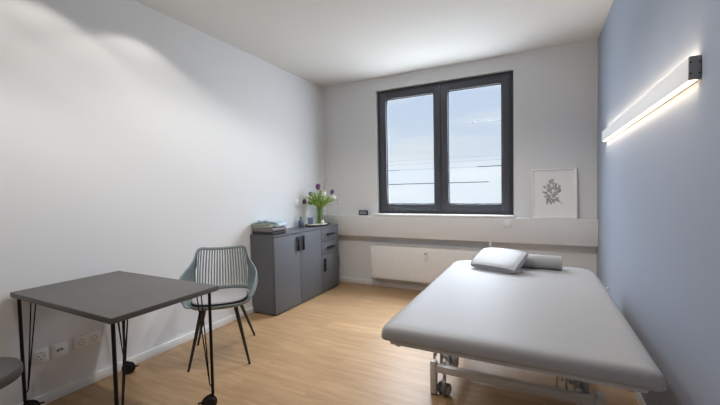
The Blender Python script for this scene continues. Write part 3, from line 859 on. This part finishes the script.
# ------------------------------------------------------------------ bolster and pillow
b = bmesh.new(); L2, R = .168, .052
prof = [(0, -L2), (R-.008, -L2), (R-.002, -L2+.003), (R, -L2+.010), (R, L2-.010), (R-.002, L2-.003), (R-.008, L2), (0, L2)]
add_lathe(b, prof, 36, M4=Matrix.Rotation(PI/2, 4, 'Y'))
bo = obj('bolster', b, M['leather']); tag(bo, 'grey leatherette bolster roll lying behind the tilted pillow', 'bolster')
bo.location = (-.004, 3.02, .6225+R); bo.rotation_euler = (0, 0, math.radians(-1))
BOLSTER_Y = 3.02
b = bmesh.new(); n = 18; px_, py_, pt_ = .176, .128, .031
g1, g2 = [], []
for i in range(n+1):
    r1, r2 = [], []
    for j in range(n+1):
        u, v = 2*i/n-1, 2*j/n-1
        e = max(0.0, (1-abs(u)**5)*(1-abs(v)**5))
        rim = max(abs(u), abs(v)); oth = min(abs(u), abs(v)); h = pt_*(.30 + .45*(1-oth**4) + .25*e**.5)
        x = px_*u*(1-.02*v*v); y = py_*v*(1-.02*u*u)
        edge = (i in (0, n)) or (j in (0, n))
        r1.append(b.verts.new((x, y, h))); r2.append(b.verts.new((x, y, -h)))
    g1.append(r1); g2.append(r2)
for i in range(n):
    for j in range(n):
        b.faces.new((g1[i][j], g1[i+1][j], g1[i+1][j+1], g1[i][j+1])); b.faces.new((g2[i][j], g2[i][j+1], g2[i+1][j+1], g2[i+1][j]))
bd_idx = [(i, 0) for i in range(n)] + [(n, j) for j in range(n)] + [(i, n) for i in range(n, 0, -1)] + [(0, j) for j in range(n, 0, -1)]
for a, c in zip(bd_idx, bd_idx[1:] + bd_idx[:1]):
    b.faces.new((g1[a[0]][a[1]], g1[c[0]][c[1]], g2[c[0]][c[1]], g2[a[0]][a[1]]))
pl = obj('pillow', b, M['leather'], None, True, 50); tag(pl, 'small square grey leatherette pillow tilted against the bolster', 'pillow')
pl.location = (-.268, 2.89, .694); pl.rotation_euler = (math.radians(23), 0, math.radians(-21))
# piping along the pillow's edge
b = bmesh.new()
pts = [Vector((px_*(2*i/n-1)*(1-.02*(2*j/n-1)**2)*1.005, py_*(2*j/n-1)*(1-.02*(2*i/n-1)**2)*1.005, pt_*(.30+.45*(1-min(abs(2*i/n-1), abs(2*j/n-1))**4)))) for (i, j) in bd_idx]
add_tube(b, pts + [pts[0]], .003, 6)
obj('piping', b, M['leather'], pl)

# ------------------------------------------------------------------ crane far outside
cr = thing('tower_crane', 'faint tower crane jib far off in the sky through the right window pane', 'crane', (0, 0, -12))
K = 70/4.168
A = Vector((-.689*K, 70, 1.25+(2.007-1.25)*K+12)); B = Vector((.25*K, 70, 1.25+(1.965-1.25)*K+12))
b = bmesh.new()
for o in ((0, 0, 0), (0, .4, 0), (0, .2, .36)): add_tube(b, [A+Vector(o), B+Vector(o)], .035, 6)
ns = 16
for i in range(ns):
    p, q = A.lerp(B, i/ns), A.lerp(B, (i+1)/ns)
    add_tube(b, [p, p.lerp(q, .5)+Vector((0, .2, .36)), q], .025, 5)
obj('jib', b, M['crane'], cr)
b = bmesh.new(); p = A.lerp(B, .05); add_box(b, p.x-.4, p.x+.4, 69.9, 70.5, p.z-.32, p.z-.05, bev=.03); obj('trolley', b, M['crane'], cr)
b = bmesh.new()
for dx in (-.6, .6):
    for dy in (-.15, 1.05): add_tube(b, [(B.x+dx, 70+dy, 0), (B.x+dx, 70+dy, B.z+5)], .09, 6)
for i in range(24):
    z0, z1 = (B.z+5)*i/24, (B.z+5)*(i+1)/24
    for dy in (-.15, 1.05): add_tube(b, [(B.x-.6, 70+dy, z0), (B.x+.6, 70+dy, z1)], .05, 5)
obj('mast', b, M['crane'], cr)

# ------------------------------------------------------------------ sky
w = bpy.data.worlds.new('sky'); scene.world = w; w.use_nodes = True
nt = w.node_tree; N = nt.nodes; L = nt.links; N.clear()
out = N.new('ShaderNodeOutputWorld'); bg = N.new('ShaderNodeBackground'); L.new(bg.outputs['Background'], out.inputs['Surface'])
tc = N.new('ShaderNodeTexCoord'); sp = N.new('ShaderNodeSeparateXYZ'); L.new(tc.outputs['Generated'], sp.inputs['Vector'])
ramp = N.new('ShaderNodeValToRGB'); c = ramp.color_ramp
c.elements[0].position = 0.0; c.elements[0].color = lin((216, 221, 229))
c.elements[1].position = 1.0; c.elements[1].color = lin((216, 224, 238))
e = c.elements.new(.50); e.color = lin((222, 230, 240)); e = c.elements.new(.56); e.color = lin((214, 227, 245)); e = c.elements.new(.645); e.color = lin((198, 215, 243)); e = c.elements.new(.75); e.color = lin((214, 222, 238))
mp = N.new('ShaderNodeMapRange'); mp.inputs['From Min'].default_value = -1; mp.inputs['From Max'].default_value = 1
L.new(sp.outputs['Z'], mp.inputs['Value']); L.new(mp.outputs['Result'], ramp.inputs['Fac'])
cm = N.new('ShaderNodeMapping'); cm.inputs['Scale'].default_value = (2.2, 2.2, 11); cm.inputs['Location'].default_value = (.3, 0, .4)
L.new(tc.outputs['Generated'], cm.inputs['Vector'])
cn = N.new('ShaderNodeTexNoise'); cn.inputs['Scale'].default_value = 1.6; cn.inputs['Detail'].default_value = 6; cn.inputs['Roughness'].default_value = .5
L.new(cm.outputs['Vector'], cn.inputs['Vector'])
cf = N.new('ShaderNodeMapRange'); cf.inputs['From Min'].default_value = .46; cf.inputs['From Max'].default_value = .70; cf.inputs['To Max'].default_value = .8
L.new(cn.outputs['Fac'], cf.inputs['Value'])
mx = N.new('ShaderNodeMix'); mx.data_type = 'RGBA'; L.new(cf.outputs['Result'], mx.inputs['Factor']); L.new(ramp.outputs['Color'], mx.inputs['A']); mx.inputs['B'].default_value = lin((236, 240, 246))
L.new(mx.outputs['Result'], bg.inputs['Color'])
# extra brightness above and below the visible sky, added to light the room
zs = N.new('ShaderNodeMapRange'); zs.interpolation_type = 'SMOOTHSTEP'
zs.inputs['From Min'].default_value = .30; zs.inputs['From Max'].default_value = .75; zs.inputs['To Min'].default_value = 0.0; zs.inputs['To Max'].default_value = FILL_UP
L.new(sp.outputs['Z'], zs.inputs['Value'])
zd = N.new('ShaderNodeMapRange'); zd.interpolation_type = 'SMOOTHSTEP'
zd.inputs['From Min'].default_value = -.08; zd.inputs['From Max'].default_value = -.24; zd.inputs['To Min'].default_value = 0.0; zd.inputs['To Max'].default_value = FILL_DOWN
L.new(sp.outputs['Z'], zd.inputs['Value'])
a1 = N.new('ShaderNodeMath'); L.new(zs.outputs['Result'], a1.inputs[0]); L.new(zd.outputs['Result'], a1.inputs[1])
ze = N.new('ShaderNodeMapRange'); ze.interpolation_type = 'SMOOTHSTEP'      # side sky out of view, brightened to light the left wall
ze.inputs['From Min'].default_value = .05; ze.inputs['From Max'].default_value = .55; ze.inputs['To Min'].default_value = 0.0; ze.inputs['To Max'].default_value = FILL_EAST
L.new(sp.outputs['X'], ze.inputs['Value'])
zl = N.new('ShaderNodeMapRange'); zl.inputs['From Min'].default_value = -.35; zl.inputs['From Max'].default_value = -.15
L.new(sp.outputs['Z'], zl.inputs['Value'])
zw = N.new('ShaderNodeMapRange'); zw.interpolation_type = 'SMOOTHSTEP'  # opposite unseen side, brightness added for the right wall
zw.inputs['From Min'].default_value = -.5; zw.inputs['From Max'].default_value = -.8; zw.inputs['To Min'].default_value = 0.0; zw.inputs['To Max'].default_value = FILL_WEST
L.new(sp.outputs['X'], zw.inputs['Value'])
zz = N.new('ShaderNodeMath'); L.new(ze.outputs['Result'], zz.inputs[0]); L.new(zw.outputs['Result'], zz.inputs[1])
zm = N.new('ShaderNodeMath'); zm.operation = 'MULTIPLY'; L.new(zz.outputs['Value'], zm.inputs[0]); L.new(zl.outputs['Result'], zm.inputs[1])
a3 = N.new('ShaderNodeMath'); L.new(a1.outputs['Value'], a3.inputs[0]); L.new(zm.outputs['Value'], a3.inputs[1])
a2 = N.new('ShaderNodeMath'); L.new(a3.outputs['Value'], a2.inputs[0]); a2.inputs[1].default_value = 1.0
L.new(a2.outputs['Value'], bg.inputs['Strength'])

# ------------------------------------------------------------------ lights
po = bpy.data.lights.new('window_portal', 'AREA'); po.shape = 'RECTANGLE'; po.size = WX1-WX0; po.size_y = WZ1-WZ0
po.cycles.is_portal = True
o = bpy.data.objects.new('window_portal', po); COL.objects.link(o); o.location = ((WX0+WX1)/2, YB+.145, (WZ0+WZ1)/2); o.rotation_euler = (-PI/2, 0, 0)
first = None
def spot(x, y, power, size, blend=.12):
    s = bpy.data.lights.new('downlight_and_fill_beam', 'SPOT'); s.energy = power; s.spot_size = math.radians(size); s.spot_blend = blend
    s.shadow_soft_size = .03; s.color = (1.0, .93, .86) if x < -2 else (1.0, .97, .93)
    q = bpy.data.objects.new('downlight_and_fill_beam', s); COL.objects.link(q); q.location = (x, y, ZC-.012)
    return q
for (x, y) in ((-2.29, 1.595), (-2.29, 1.015), (-2.29, .435), (-1.35, 1.9), (-.85, 1.95), (-1.8, .45)):  # first three wash the left wall; last three are added to fill the room
    wallwash = x < -2 and y > 0
    spot(x, y, 9 if wallwash else (46 if y > 1 else 30), 113.6 if wallwash else (150 if y > 1 else 110), .25 if wallwash else .4)

for sgn, pwr in ((1, 1.3), (-1, 1.3)):        # the light of the wall lamp's own upper and lower strips
    al = bpy.data.lights.new('lamp_strip_light', 'AREA'); al.shape = 'RECTANGLE'; al.size = .022; al.size_y = 1.9; al.energy = pwr; al.color = (1.0, .80, .58); al.spread = math.radians(130)
    o = bpy.data.objects.new('lamp_strip_light', al); COL.objects.link(o); o.location = (XR-.018, 2.678, 1.6715 + sgn*(.0415+.002))
    o.rotation_euler = (PI if sgn > 0 else 0, 0, 0)

# ------------------------------------------------------------------ camera
cam = bpy.data.cameras.new('camera'); co = bpy.data.objects.new('camera', cam); COL.objects.link(co)
f, yaw, pit, rol = 350.222, .470014, .038695, -.019532
fw = Vector((-math.sin(yaw)*math.cos(pit), math.cos(yaw)*math.cos(pit), -math.sin(pit)))
rt = Vector((math.cos(yaw), math.sin(yaw), 0)); up = rt.cross(fw)
r2 = math.cos(rol)*rt + math.sin(rol)*up; u2 = -math.sin(rol)*rt + math.cos(rol)*up
m = Matrix((r2, u2, -fw)).transposed().to_4x4(); m.translation = (0, 0, 1.25)
co.matrix_world = m
cam.sensor_fit = 'HORIZONTAL'; cam.sensor_width = 36; cam.lens = f*36/720; cam.shift_y = 1.658/720; cam.clip_start = .05; cam.clip_end = 500
scene.camera = co
scene.view_settings.view_transform = 'Standard'; scene.view_settings.look = 'None'
scene.view_settings.gamma = 1.0; scene.view_settings.exposure = 0.0; scene.view_settings.use_curve_mapping = False
scene.cycles.use_denoising = True
scene.cycles.max_bounces = 12; scene.cycles.diffuse_bounces = 8; scene.cycles.transparent_max_bounces = 16
scene.cycles.caustics_reflective = False; scene.cycles.caustics_refractive = False
